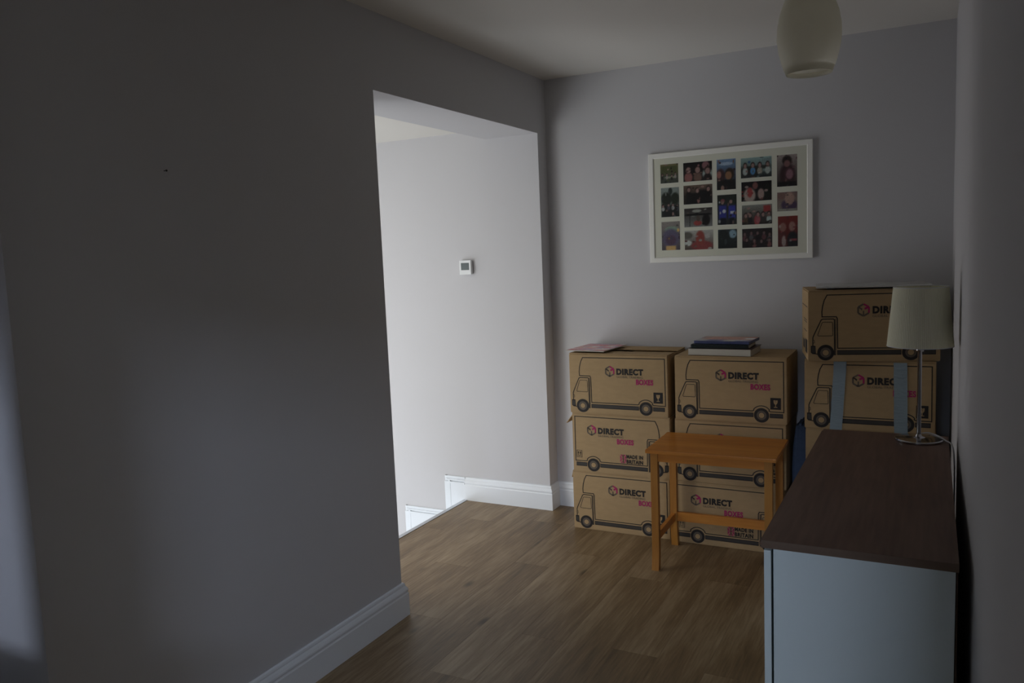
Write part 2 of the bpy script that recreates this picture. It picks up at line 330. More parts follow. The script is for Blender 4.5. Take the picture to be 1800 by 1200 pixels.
def artwork(flip):
    a = Art(flip); W1 = .0042
    # box body of the lorry
    arc = lambda cu_, cv, r, a0, a1, n=8: [(cu_+r*math.cos(math.radians(a0+(a1-a0)*i/n))/BW, cv+r*math.sin(math.radians(a0+(a1-a0)*i/n))/BH) for i in range(n+1)]
    pts = [(.108, .37), (.106, .30), (.112, .22), (.124, .14), (.146, .068), (.97, .062), (.972, .815), (.858, .812)]
    pts += [(.845, .80)]+arc(.782, .872, .045, -38, -142, 8)+[(.715, .80), (.703, .812), (.229, .812), (.226, .40), (.218, .372)]
    a.stroke(pts, W1, closed=True)
    # cab
    a.stroke([(.205, .905), (.203, .41), (.196, .402), (.112, .402), (.10, .415), (.045, .62), (.036, .66), (.036, .78), (.052, .885), (.075, .895)], W1)
    a.stroke([(.19, .905), (.213, .905), (.213, .40)], .0026)
    a.stroke([(.117, .445), (.183, .445), (.188, .455), (.191, .63), (.186, .637), (.078, .637), (.074, .625), (.107, .455)], .0024, closed=True)
    a.poly([(.02, .775), (.056, .775), (.060, .895), (.032, .89), (.020, .87)], INK, 0); a.poly([(.025, .79), (.052, .79), (.054, .875), (.030, .87)], GR, 1)
    a.stroke([(.036, .69), (.048, .70), (.050, .73), (.036, .745)], .0018)
    # chassis
    for u0, u1 in ((.225, .712), (.852, .966)):
        a.rect(u0, .838, u1, .905, INK, 0); a.rect(u0+.004, .848, u1-.004, .893, GR, 1)
    for cu_ in (.136, .782):
        a.disc(cu_, .872, .0345, INK, 1); a.disc(cu_, .872, .0235, GR, 2); a.disc(cu_, .872, .0215, GL, 3); a.disc(cu_, .872, .0145, GR, 4); a.disc(cu_, .872, .0125, TAN, 5)
    if flip: a_u = lambda u: u
    hx = .425 if not flip else .205
    b = Art(False); b.bm.free(); b.bm = a.bm
    # hexagon emblem
    hv = .285; R_ = .032
    H6 = [(hx+R_*.92*math.sin(math.radians(60*i))/BW, hv-R_*math.cos(math.radians(60*i))/BH) for i in range(6)]
    h5 = [(hx+R_*.86*math.sin(math.radians(60*i))/BW*.9, hv-R_*.8*math.cos(math.radians(60*i))/BH) for i in range(6)]
    def seg(p, q, w, mi, l=0): b.stroke([p, q], w, mi, l)
    for i in range(6): seg(h5[i], h5[(i+1) % 6], .0072, PK if i in (0, 1) else GL, 1)
    seg((hx, hv+.012), h5[3], .006, GL, 1); seg((hx-.010, hv-.012), h5[5], .006, GL, 1); seg((hx+.008, hv-.018), h5[1], .0085, PK, 2)
    seg((hx-.012, hv+.004), (hx-.026, hv-.03), .004, GL, 1)
    dx = hx+.068
    b.text('DIRECT', dx, dx+.268, .232, .338, INK, .060)
    b.text('GLOBAL TRADING', dx, dx+.262, .352, .386, GL, 0)
    b.text('BOXES', dx+.195, dx+.365, .400, .490, PK, .045)
    if not flip:
        b.rect(.858, .60, .948, .775, INK, 1)
        b.poly([(.885, .635), (.921, .635), (.919, .675), (.909, .70), (.897, .70), (.887, .675)], TAN, 2); b.rect(.9, .70, .906, .735, TAN, 2); b.rect(.888, .735, .918, .745, TAN, 2)
        b.stroke([(.905, .635), (.899, .655), (.907, .668)], .0012, INK, 3)
    else:
        b.stroke([(.043, .64), (.095, .64), (.095, .755), (.043, .755)], .0022, INK, 1, True)
        for u in (.058, .080): b.rect(u-.003, .67, u+.003, .72, INK, 1); b.poly([(u, .652), (u+.008, .683), (u-.008, .683)], INK, 1)
        b.rect(.05, .728, .088, .736, INK, 1)
        b.text('MADE IN', .562, .728, .650, .714, INK, .045); b.text('BRITAIN', .562, .728, .731, .798, INK, .045)
        fu0, fu1, fv0, fv1 = .497, .558, .655, .795
        b.rect(fu0, fv0, fu1, fv1, PK, 1)
        cxm, cym = (fu0+fu1)/2, (fv0+fv1)/2
        for p, q in (((fu0, fv0), (fu1, fv1)), ((fu1, fv0), (fu0, fv1))): b.stroke([p, q], .0035, TAN, 2); 
        b.stroke([(cxm, fv0), (cxm, fv1)], .0075, TAN, 3); b.stroke([(fu0, cym), (fu1, cym)], .0075, TAN, 3)
        b.stroke([(cxm, fv0), (cxm, fv1)], .004, INK, 4); b.stroke([(fu0, cym), (fu1, cym)], .004, PK, 4)
    bm = a.bm
    bmesh.ops.recalc_face_normals(bm, faces=bm.faces[:])
    for f in bm.faces:
        if f.normal.y > 0: f.normal_flip()
    me = bpy.data.meshes.new('lorry_print'); bm.to_mesh(me); bm.free()
    for k in ('ink', 'grey', 'greyl', 'pink', 'card'): me.materials.append(M[k])
    return me
ART = {False: artwork(False), True: artwork(True)}
def carton_mesh():
    bm = bmesh.new(); box(bm, -BW/2, BW/2, -BD/2, BD/2, 0, BH-.004)
    bmesh.ops.bevel(bm, geom=bm.edges[:], offset=.003, segments=2, affect='EDGES')
    bm.normal_update(); top = max(bm.faces, key=lambda f: (f.normal.z > .9)*f.calc_area()*(f.calc_center_median().z))
    bmesh.ops.inset_region(bm, faces=[top], thickness=.002)
    e = bmesh.ops.extrude_face_region(bm, geom=[top]); bmesh.ops.translate(bm, verts=[v for v in e['geom'] if isinstance(v, bmesh.types.BMVert)], vec=(0, 0, -.28))
    bmesh.ops.delete(bm, geom=[f for f in bm.faces if f == top], context='FACES_ONLY') if top.is_valid else None
    me = bpy.data.meshes.new('carton_body'); bm.to_mesh(me); bm.free(); me.materials.append(M['card']); return me
def side_mesh():
    """handling marks printed on the narrow end"""
    bm = bmesh.new()
    def r(y0, y1, z0, z1, mi=0):
        v = [bm.verts.new((-BW/2-.0006, y, z)) for y, z in ((y0, z0), (y0, z1), (y1, z1), (y1, z0))]; bm.faces.new(v).material_index = mi
    r(-.13, .13, .235, .239); r(-.13, -.127, .10, .239); r(.127, .13, .10, .239)
    for z in (.165, .175, .125): r(-.10, .05, z, z+.004)
    r(-.12, -.02, .03, .09, 0); r(.0, .09, .04, .08, 1)
    me = bpy.data.meshes.new('end_print'); bm.to_mesh(me); bm.free()
    for k in ('ink', 'grey'): me.materials.append(M[k])
    return me
def flap_mesh():
    bm = bmesh.new(); box(bm, -BW/2+.001, BW/2-.001, 0, BD/2-.003, 0, .0038); me = bpy.data.meshes.new('flap')
    bm.to_mesh(me); bm.free(); me.materials.append(M['card']); return me
CB, SM, FM = carton_mesh(), side_mesh(), flap_mesh()
def child(name, me, parent, loc=(0, 0, 0), rot=(0, 0, 0)):
    o = bpy.data.objects.new(name, me); COL.objects.link(o); o.parent = parent; o.location = loc; o.rotation_euler = rot; return o
def carton(x0, yf, z, flip, label, rotz=0, group='printed cardboard removal boxes'):
    t = thing('cardboard_box', label, 'box', (x0+BW/2, yf+BD/2, z), rotz, group)
    child('carton', CB, t); child('lorry_print', ART[flip], t); child('end_print', SM, t)
    child('flap', FM, t, (0, .0015, BH-.0038)); child('flap', FM, t, (0, -.0015, BH-.0038), (0, 0, math.pi))
    return t
Hs_ = BH+.0004
LX, LY = .246, 3.797
l1 = carton(LX-.003, LY+.003, 0.0005, False, 'bottom box of the left stack, partly behind the front leg of the small table')
l2 = carton(LX+.005, LY, Hs_, True, 'middle box of the left stack, lorry facing right and crushed flap sticking out at left')
l3 = carton(LX, LY-.004, 2*Hs_, False, 'top box of the left stack, a patterned magazine lying on it')
MX, MY = .797, 3.797
m1 = carton(MX-.006, MY-.004, 0.0005, True, 'bottom box of the middle stack, seen through the legs of the small table')
m2 = carton(MX+.002, MY, Hs_, False, 'middle box of the middle stack, its lettering hidden behind the wooden table top')
m3 = carton(MX+.008, MY-.006, 2*Hs_, False, 'top box of the middle stack, carrying a pile of books')
RX, RY = 1.408, 3.765
r1 = carton(RX+.012, RY+.01, .0005, False, 'bottom box of the right stack, hidden behind the sideboard')
r2 = carton(RX+.004, RY, Hs_, False, 'second box from the floor in the right stack, mostly hidden by the sideboard top')
r3 = carton(RX, RY, 2*Hs_, False, 'third box up in the right stack, with two strips of silver tape')
r4 = carton(0, 0, 3*Hs_, False, 'topmost box of the right stack, turned slightly and partly behind the lamp shade', math.radians(12))
ca, sa = math.cos(math.radians(12)), math.sin(math.radians(12))
r4.location = (1.434+BW/2*ca-BD/2*sa, 3.688+BW/2*sa+BD/2*ca, 3*Hs_)
# crushed flap and open corner
def tab(parent, pts, th=.003, lab=None):
    bm = bmesh.new(); a = [bm.verts.new(p) for p in pts]; f = bm.faces.new(a)
    r = bmesh.ops.extrude_face_region(bm, geom=[f]); bmesh.ops.translate(bm, verts=[v for v in r['geom'] if isinstance(v, bmesh.types.BMVert)], vec=f.normal*-th)
    bmesh.ops.recalc_face_normals(bm, faces=bm.faces[:]); o = obj('side_flap', bm, M['card'], parent)
    if lab: o['label'] = lab
    return o
tab(l2, [(-BW/2, -BD/2+.004, BH-.012), (-BW/2-.042, -BD/2+.02, BH-.062), (-BW/2-.040, BD/2-.05, BH-.062), (-BW/2, BD/2-.02, BH-.012)], lab='cardboard flap poking out sideways')
tab(l1, [(-BW/2, -BD/2+.004, BH-.006), (-BW/2-.010, -BD/2+.01, BH-.040), (-BW/2-.010, BD/2-.15, BH-.040), (-BW/2, BD/2-.12, BH-.006)])
# loose raised flaps of the top left box
f3 = [c for c in l3.children if c.name.startswith('flap')]
for c in f3:
    back = c.rotation_euler.z < 1
    c.data = c.data.copy()
    for v in c.data.vertices:
        if v.co.y < .01: v.co.y = .030 if back else .052
    c.rotation_euler.x = .012 if back else .006
bx('side_flap', (.02, BW/2-.006, -BD/2+.008, BD/2-.008, BH-.0130, BH-.0095), M['card'], l3)
bx('side_flap', (-BW/2+.006, -.03, -BD/2+.008, BD/2-.008, BH-.0130, BH-.0095), M['card'], l3)
# tape strips on r3
def strip(parent, ut0, ut1, ub0, ub1):
    bm = bmesh.new(); n = 10; rows = []
    for i in range(n+1):
        t = i/n; z = BH-.006-(BH-.006)*t
        a, b = ut0+(ub0-ut0)*t, ut1+(ub1-ut1)*t; j = random.uniform(-.001, .001)
        rows.append([((a-.5)*BW+j, z), ((b-.5)*BW+j*.5, z)])
    fr, bk = [], []
    for (p, q) in rows:
        fr.append([bm.verts.new((p[0], -BD/2-.0032, p[1])), bm.verts.new((q[0], -BD/2-.0032, q[1]))])
        bk.append([bm.verts.new((p[0], -BD/2-.0004, p[1])), bm.verts.new((q[0], -BD/2-.0004, q[1]))])
    for i in range(n):
        bm.faces.new((fr[i][0], fr[i+1][0], fr[i+1][1], fr[i][1])); bm.faces.new((bk[i][0], bk[i][1], bk[i+1][1], bk[i+1][0]))
        bm.faces.new((fr[i][0], bk[i][0], bk[i+1][0], fr[i+1][0])); bm.faces.new((fr[i][1], fr[i+1][1], bk[i+1][1], bk[i][1]))
    o = obj('tape_strip', bm, M['tape'], parent); o['label'] = 'silver blue adhesive tape'; return o
strip(r3, .235, .335, .205, .30); strip(r3, .69, .79, .70, .80)
# ------------------------------------------------------------ painted prints
def paint(name, w_, h_, bg, shapes, nx, ny, parent, loc, rot=(math.pi/2, 0, 0), soft=.3, grain=.12):
    pr = random.Random(len(shapes)*7+nx)
    bm = bmesh.new(); cl = bm.loops.layers.color.new('Col'); V = [[bm.verts.new((w_*(i/nx-.5), h_*(j/ny-.5), 0)) for i in range(nx+1)] for j in range(ny+1)]
    def colr(u, v):
        t = 1-v
        c = [bg[0][k]*(1-t)+bg[1][k]*t for k in range(3)]
        for s in shapes:
            k, cx_, cy_, rx, ry, cc = s
            d_ = math.hypot((u-cx_)/rx, (v-cy_)/ry) if k == 'e' else max(abs(u-cx_)/rx, abs(v-cy_)/ry)
            a_ = min(1, max(0, (1.06-d_)/soft))
            if a_ > 0: c = [c[q]*(1-a_)+cc[q]*a_ for q in range(3)]
        j_ = pr.uniform(1-grain, 1+grain); c = [min(1, max(0, q*j_)) for q in c]
        return (*c, 1)
    for j in range(ny):
        for i in range(nx):
            f = bm.faces.new((V[j][i], V[j][i+1], V[j+1][i+1], V[j+1][i]))
            for lp in f.loops:
                u, v = lp.vert.co.x/w_+.5, lp.vert.co.y/h_+.5
                lp[cl] = colr(u, v)
    o = obj(name, bm, M['print'], parent); o.location = loc; o.rotation_euler = rot; return o
def C(r, g, b): return tuple(min(1, (v*.72+(r+g+b)/3*.28)/255*1.75) for v in (r, g, b))   # print colours, sRGB
# ------------------------------------------------------------ picture frame
FX0, FX1, FZ0, FZ1 = .5907, 1.4001, 1.3806, 1.943
pf = thing('photo_frame', 'large white picture frame with seventeen small photographs hanging on the back wall', 'picture frame', ((FX0+FX1)/2, YB-.0005, FZ0), 0)
fw, fh = FX1-FX0, FZ1-FZ0; fb = .027
def mitre_frame(w_, h_, b_, d_):
    bm = bmesh.new()
    prof = [(0, 0), (0, d_*.9), (.002, d_), (b_-.004, d_), (b_, d_-.003), (b_, 0)]
    rings = []
    for sx, sz in ((-1, 0), (1, 0), (1, 1), (-1, 1)):
        ring = []
        for o_, dd in prof:
            x = sx*(w_/2-o_); z = (h_-o_) if sz else o_
            ring.append(bm.verts.new((x, -dd, z)))
        rings.append(ring)
    k = len(prof)
    for i in range(4):
        a, b = rings[i], rings[(i+1) % 4]
        for j in range(k): bm.faces.new((a[j], b[j], b[(j+1) % k], a[(j+1) % k]))
    bmesh.ops.recalc_face_normals(bm, faces=bm.faces[:]); return bm
obj('frame_moulding', mitre_frame(fw, fh, fb, .021), M['frame'], pf)
bx('mount_board', (-fw/2+fb-.001, fw/2-fb+.001, -.0150, -.004, fb-.001, fh-fb+.001), M['matb'], pf)
bm = bmesh.new(); box(bm, -fw/2+fb, fw/2-fb, -.0175, -.0168, fb, fh-fb); obj('glass_pane', bm, M['glass'], pf)
rnd = random.Random(3)
dark, night, skin, skin2 = C(28, 22, 22), C(18, 15, 17), C(112, 82, 78), C(95, 62, 52)
def heads(n, y, ry, body, r=.11, sk=skin):
    out = []
    for i in range(n):
        x = (i+.5)/n+rnd.uniform(-.04, .04); yy = y+rnd.uniform(-.06, .06)
        out += [('e', x, yy-ry*1.9, r*1.3, ry*1.5, body[i % len(body)]), ('e', x, yy+.03, r*1.05, ry*1.15, C(30, 20, 18)), ('e', x, yy, r*.78, ry*.9, sk)]
    return out
W_ = C(125, 128, 125)
PH = [
 ((197, 280, 347, 440), (C(88, 78, 48), C(45, 48, 40)), [('r', .5, .72, .5, .2, C(58, 62, 34)), ('r', .5, .2, .5, .22, C(50, 54, 48)), ('e', .55, .3, .38, .06, C(95, 98, 78))]+heads(4, .42, .07, [C(35, 32, 30), C(110, 100, 100)], .05)),
 ((203, 478, 355, 725), (C(95, 102, 100), C(50, 55, 48)), [('e', .3, .62, .32, .24, C(26, 30, 24)), ('e', .78, .62, .25, .22, C(28, 34, 26)), ('e', .52, .88, .12, .13, C(30, 38, 34)), ('r', .5, .2, .5, .22, C(24, 24, 26))]+heads(4, .4, .05, [C(120, 120, 120), C(50, 50, 60)], .07)),
 ((208, 765, 362, 1005), (C(98, 90, 86), C(60, 52, 60)), [('e', .55, .72, .4, .12, C(90, 110, 95)), ('e', .5, .42, .5, .36, C(66, 58, 82)), ('e', .5, .35, .3, .2, C(64, 44, 62)), ('r', .5, .06, .3, .1, C(145, 110, 60))]),
 ((390, 262, 632, 422), (night, dark), [('e', .85, .35, .2, .3, C(110, 120, 118)), ('e', .78, .8, .14, .22, C(100, 62, 66))]+heads(3, .55, .2, [C(110, 62, 60), C(85, 60, 52), C(30, 20, 22)], .12)),
 ((392, 455, 635, 615), (C(80, 62, 52), night), [('r', .3, .3, .22, .3, C(16, 14, 16)), ('r', .75, .35, .22, .4, C(20, 18, 20)), ('e', .52, .3, .06, .3, C(110, 70, 66))]+heads(3, .75, .14, [C(20, 16, 18)], .08)),
 ((398, 650, 635, 808), (C(40, 34, 34), C(85, 85, 84)), [('e', .45, .85, .18, .09, C(105, 105, 100)), ('r', .5, .66, .5, .06, C(20, 18, 20)), ('r', .2, .35, .02, .35, C(20, 18, 20)), ('e', .78, .35, .15, .33, C(22, 18, 20)), ('e', .48, .2, .16, .15, C(120, 40, 38)), ('e', .5, .45, .07, .18, C(60, 50, 44))]),
 ((402, 838, 642, 1000), (C(120, 118, 114), C(60, 48, 44)), [('e', .1, .75, .2, .2, C(70, 66, 60)), ('e', .6, .2, .42, .28, C(105, 40, 40)), ('e', .55, .6, .17, .42, C(110, 42, 36)), ('e', .12, .35, .14, .16, C(130, 132, 130)), ('e', .8, .72, .1, .16, C(118, 112, 110))]),
 ((672, 238, 832, 495), (C(72, 96, 130), C(20, 18, 20)), [('e', .5, .85, .4, .06, C(105, 120, 140)), ('e', .2, .45, .26, .26, C(52, 32, 36)), ('e', .12, .5, .13, .13, C(118, 70, 62)), ('e', .68, .52, .27, .2, C(40, 28, 22)), ('e', .62, .46, .19, .15, C(108, 72, 48)), ('r', .5, .15, .5, .18, C(24, 22, 24)), ('e', .3, .05, .1, .1, C(110, 80, 72))]),
 ((678, 538, 840, 790), (C(30, 34, 30), C(34, 36, 34)), [('r', .27, .42, .22, .26, C(30, 34, 105)), ('r', .76, .42, .2, .24, C(32, 36, 120)), ('e', .35, .45, .1, .07, C(125, 128, 135)), ('r', .78, .4, .12, .05, C(125, 128, 140)), ('r', .3, .1, .16, .14, C(20, 20, 30)), ('r', .75, .1, .14, .14, C(18, 18, 26)), ('e', .28, .8, .12, .07, C(95, 45, 48)), ('e', .27, .74, .08, .06, skin), ('e', .7, .76, .09, .07, skin)]),
 ((683, 830, 843, 990), (C(40, 48, 52), C(18, 20, 22)), [('e', .78, .75, .22, .24, C(88, 110, 125)), ('e', .3, .6, .34, .42, C(26, 30, 30)), ('e', .4, .35, .07, .16, C(44, 48, 50))]),
 ((875, 222, 1135, 392), (C(98, 122, 122), C(30, 34, 36)), [('r', .85, .6, .15, .35, C(82, 98, 100)), ('r', .5, .5, .5, .1, C(40, 44, 40)), ('r', .15, .25, .5, .25, C(34, 34, 34))]+heads(4, .55, .14, [C(115, 120, 118), C(45, 90, 135), C(110, 100, 90)], .07)),
 ((880, 425, 1135, 590), (night, dark), [('e', .27, .3, .22, .42, C(120, 104, 98)), ('e', .28, .45, .1, .28, C(125, 40, 38)), ('e', .65, .35, .12, .3, C(112, 90, 86)), ('e', .46, .78, .1, .2, C(92, 52, 50)), ('e', .85, .5, .1, .4, C(22, 24, 22))]),
 ((885, 622, 1138, 787), (C(92, 92, 88), C(34, 26, 24)), [('r', .84, .78, .13, .18, C(120, 34, 32)), ('e', .5, .2, .1, .3, C(125, 40, 44))]+heads(5, .5, .13, [C(60, 44, 30), C(30, 26, 28), C(118, 55, 60), C(40, 36, 36), C(115, 125, 122)], .07)),
 ((887, 822, 1140, 983), (C(34, 28, 30), C(30, 24, 26)), heads(5, .7, .11, [C(75, 40, 44), C(60, 60, 62), C(24, 20, 22)], .06, C(85, 62, 62))+heads(4, .35, .11, [C(24, 20, 24), C(90, 50, 50)], .06, C(88, 64, 64))),
 ((1180, 200, 1350, 467), (C(112, 98, 96), C(42, 34, 34)), [('e', .52, .35, .42, .42, C(48, 28, 32)), ('e', .5, .82, .26, .17, C(36, 26, 24)), ('e', .5, .72, .17, .12, C(96, 60, 60)), ('e', .62, .40, .27, .21, C(62, 34, 40)), ('e', .63, .38, .19, .17, C(102, 66, 76)), ('r', .5, .06, .5, .1, C(26, 22, 26))]),
 ((1182, 515, 1352, 675), (C(92, 70, 68), C(95, 86, 78)), [('e', .6, .3, .44, .36, C(58, 42, 66)), ('e', .62, .65, .27, .36, C(122, 92, 82)), ('e', .2, .8, .22, .2, C(96, 66, 62)), ('r', .5, .06, .5, .06, C(105, 100, 92))]),
 ((1188, 718, 1355, 975), (C(98, 28, 24), C(60, 20, 20)), [('e', .75, .2, .3, .32, C(26, 26, 30)), ('e', .22, .25, .22, .32, C(70, 30, 30)), ('e', .25, .64, .19, .16, C(105, 68, 60)), ('e', .72, .66, .18, .17, C(112, 76, 68)), ('r', .78, .22, .2, .03, C(115, 40, 44)), ('e', .3, .18, .12, .2, C(112, 96, 92))]),
]
# crop pixel -> photo pixel -> point on the mount plane
def unproj(u, v, yv):
    d = cf+cr*((u-900)/1411.3148)-cu*((v-600)/1411.3148); t = yv/d.y
    return 1.9045+d.x*t, 1.4582+d.z*t
for (a0, b0, a1, b1), bg, sh in PH:
    am, bmid = (a0+a1)/2, (b0+b1)/2
    k = 4.8
    xl, _ = unproj(1120+a0/k, 230+bmid/k, YB-.015); xr2, _ = unproj(1120+a1/k, 230+bmid/k, YB-.015)
    _, zt_ = unproj(1120+am/k, 230+(b0)/k, YB-.015); _, zb_ = unproj(1120+am/k, 230+b1/k, YB-.015)
    w0, h0 = xr2-xl, zt_-zb_
    ns = 1/.0032; mid_ = [tuple(.5*(bg[0][q]+bg[1][q]) for q in range(3))]+[q_[5] for q_ in sh]
    sh = sh+[('e', rnd.random(), rnd.random(), rnd.uniform(.03, .08), rnd.uniform(.03, .07), (lambda k_, c_: tuple(min(1, v*k_) for v in c_))(rnd.uniform(.65, 1.1), rnd.choice(mid_))) for _ in range(9)]
    paint('photo', w0, h0, bg, sh, max(12, int(w0*ns)), max(12, int(h0*ns)), pf, ((xl+xr2)/2-(FX0+FX1)/2, -.0158, (zt_+zb_)/2-FZ0))
# ------------------------------------------------------------ things on the boxes
def magazine(nm, label, cat, w_, d_, th, loc, rz, bg, sh, bend=0, mats=None, nx=26, ny=18):
    t = thing(nm, label, cat, loc, rz)
    bm = bmesh.new(); box(bm, -w_/2, w_/2, -d_/2, d_/2, 0, th)
    obj('pages', bm, mats or M['book1'], t, th*.2)
    c = paint('cover', w_, d_, bg, sh, nx, ny, t, (0, 0, th+.0006), (0, 0, 0)); 
    return t
rr = random.Random(11)
pal = [C(150, 70, 75), C(130, 95, 100), C(150, 135, 130), C(110, 90, 110), C(160, 110, 95), C(150, 55, 60), C(120, 105, 125)]
sh = [('r', rr.random(), rr.random(), rr.uniform(.06, .16), rr.uniform(.03, .08), rr.choice(pal)) for _ in range(60)]
TZ = 3*Hs_
mg = magazine('magazine', 'pink and red patterned magazine lying flat on the top left box', 'magazine', .215, .29, .004, (0, 0, 0), 0, (C(140, 95, 98), C(150, 80, 82)), sh)
mg.location = (LX+.098, LY+.145, TZ+.010); mg.rotation_euler = (0, 0, math.radians(-4))
bz = 3*Hs_+.0006
b1 = thing('hardback_book', 'thick cream-edged hardback at the bottom of the pile on the middle box', 'book', (MX+.222, MY+.112, bz), math.radians(-2), 'books on the middle stack')
bx('pages', (-.147, .150, -.1035, .10, .002, .032), M['book1'], b1, .001); bx('cover', (-.150, .150, -.1, .105, 0, .002), M['book1'], b1, .001); o = bx('cover', (-.150, .155, -.100, .105, .032, .0345), M['maroon'], b1, .001); o['label'] = 'dark red upper cover'
b2 = thing('paperback_book', 'glossy black book lying on the cream-edged hardback', 'book', (MX+.218, MY+.112, bz+.0348), math.radians(1), 'books on the middle stack')
bm = bmesh.new(); box(bm, -.135, .135, -.104, .10, 0, .020); obj('cover', bm, M['book2'], b2, .006)
bx('pages', (.120, .1385, -.085, .085, .003, .015), M['book1'], b2)
sh = [('r', .3, .12, .18, .16, C(40, 46, 100)), ('r', .62, .14, .12, .14, C(120, 118, 104)), ('r', .88, .14, .14, .16, C(34, 38, 96)), ('r', .1, .3, .12, .3, C(110, 112, 110)), ('r', .55, .65, .5, .36, C(135, 86, 66)), ('r', .9, .6, .1, .16, C(150, 150, 148)), ('r', .1, .8, .07, .2, C(120, 85, 70)), ('r', .75, .25, .2, .07, C(140, 140, 138))]
b3 = magazine('activity_book', 'blue and orange picture book on top of the book pile', 'book', .265, .20, .013, (MX+.232, MY+.125, bz+.0552), math.radians(-3), (C(120, 85, 70), C(45, 50, 105)), sh, mats=M['bluec'])
b3['group'] = 'books on the middle stack'
# slim pale panel lying on the topmost box of the right stack
pn = thing('flat_panel', 'slim pale silver panel lying flat on the topmost box of the right stack', 'panel', (1.672, 3.862, 4*Hs_+.0008), math.radians(7))
bx('panel_body', (-.225, .225, -.14, .14, .007, .0150), M['panel'], pn, .0015)
for sx in (-.17, .17):
    for sy in (-.10, .10): bx('foot', (sx-.012, sx+.012, sy-.012, sy+.012, 0, .008), M['book2'], pn)
bm = bmesh.new(); bmesh.ops.create_uvsphere(bm, u_segments=12, v_segments=8, radius=.0028); o = obj('catch', bm, M['chrome'], pn); o.location = (-.10, -.1405, .011)
# blue bag between the stacks
bm = bmesh.new(); box(bm, -.036, .036, -.085, .085, 0, .60)
bmesh.ops.subdivide_edges(bm, edges=bm.edges[:], cuts=5, use_grid_fill=True)
r5 = random.Random(5)
for v in bm.verts:
    k = math.sin(v.co.z*9)*.006; v.co.x += k*(1 if v.co.x > 0 else -1)*.5+r5.uniform(-.002, .002); v.co.y += r5.uniform(-.003, .003)
    if v.co.z > .5: v.co.x *= .6
bg_ = thing('blue_bag', 'tall blue fabric bag squeezed between the middle and right box stacks', 'bag', (1.372, 3.975, 0.0))
o = obj('bag_body', bm, M['blue'], bg_, smooth=True)
bx('top_seam', (-.006, .006, -.075, .075, .596, .612), M['blue'], bg_, .002)
# ------------------------------------------------------------ wooden table
tb = thing('side_table', 'small orange pine table standing in front of the middle stack of boxes', 'table', (1.056, 3.588, 0), math.radians(1.2))
TW, TD, TH = .566, .375, .56
bx('table_top', (-TW/2, TW/2, -TD/2, TD/2, TH-.016, TH), M['pine'], tb, .003)
def leg(sx, sy):
    bm = bmesh.new(); n = 10; rings = []
    cx_, cy_ = sx*(TW/2-.035), sy*(TD/2-.030)
    for i in range(n+1):
        t = i/n; z = (TH-.016)*t; fl = max(0, 1-t*4)**2*.014*sy
        hx_, hy_ = .0165, .0145
        rings.append([bm.verts.new((cx_+a*hx_, cy_+fl+b*hy_, z)) for a, b in ((-1, -1), (1, -1), (1, 1), (-1, 1))])
    for a, b in zip(rings, rings[1:]):
        for i in range(4): bm.faces.new((a[i], a[(i+1) % 4], b[(i+1) % 4], b[i]))
    bm.faces.new(list(reversed(rings[0]))); bm.faces.new(rings[-1])
    return obj('leg', bm, M['pinez'], tb, .0015)
for sx in (-1, 1):
    for sy in (-1, 1): leg(sx, sy)
ax0, ay0 = TW/2-.035, TD/2-.030
for sy in (-1, 1): bx('apron', (-ax0+.0165, ax0-.0165, sy*ay0-.008, sy*ay0+.008, TH-.056, TH-.016), M['pine'], tb, .001)
for sx in (-1, 1):
    bx('apron', (sx*ax0-.008, sx*ax0+.008, -ay0+.0145, ay0-.0145, TH-.056, TH-.016), M['pine'], tb, .001)
    bx('side_stretcher', (sx*ax0-.009, sx*ax0+.009, -ay0+.0145, ay0-.0145, .130, .168), M['pine'], tb, .001)
bx('long_stretcher', (-ax0+.0165, ax0-.0165, ay0-.010, ay0+.008, .128, .172), M['pine'], tb, .001)
# ------------------------------------------------------------ sideboard
SX0, SX1, SY0, SY1, SZ = 1.5617, 1.966, 1.844, 3.055, .78
sb = thing('sideboard', 'pale grey-blue sideboard with brown wood-effect top along the right wall', 'sideboard', ((SX0+SX1)/2, (SY0+SY1)/2, 0), 0)
lx = (SX1-SX0)/2; lyy = (SY1-SY0)/2
bm = bmesh.new(); box(bm, -lx, lx, -lyy, lyy, SZ-.019, SZ); 
bmesh.ops.bevel(bm, geom=[e for e in bm.edges if abs(e.verts[0].co.x+lx) < 1e-5 and abs(e.verts[1].co.x+lx) < 1e-5 and abs(e.verts[0].co.z-e.verts[1].co.z) < 1e-5], offset=.006, segments=3, affect='EDGES')
obj('worktop', bm, M['oak'], sb)
bx('edge_band', (-lx+.004, lx, -lyy-.0012, -lyy+.001, SZ-.0185, SZ-.0005), M['oakedge'], sb)['label'] = 'lighter brown edge strip'
cx0 = -lx+.010
for (y0, y1) in ((-lyy+.001, -lyy+.019), (lyy-.019, lyy-.001)): bx('side_panel', (cx0+.021, lx-.006, y0, y1, .0, SZ-.019), M['lacq'], sb, .0008)
bx('bottom_panel', (cx0+.021, lx-.006, -lyy+.019, lyy-.019, .08, .098), M['lacq'], sb)
bx('plinth', (cx0+.05, cx0+.066, -lyy+.019, lyy-.019, 0, .08), M['lacq'], sb)
dl = (2*lyy-.002)/3
for i in range(3):
    d = bx('door', (cx0, cx0+.016, -lyy+.001+i*dl, -lyy+.001+(i+1)*dl-.003, .06, SZ-.024), M['lacq'], sb, .0012)
    bm = bmesh.new(); lathe(bm, [(.004, 0), (.004, .014), (.011, .018), (.012, .024), (.004, .028)], 16)
    k = obj('knob', bm, M['chrome'], d); k.location = (cx0, -lyy+(i+1)*dl-.05, .55); k.rotation_euler = (0, -math.pi/2, 0)
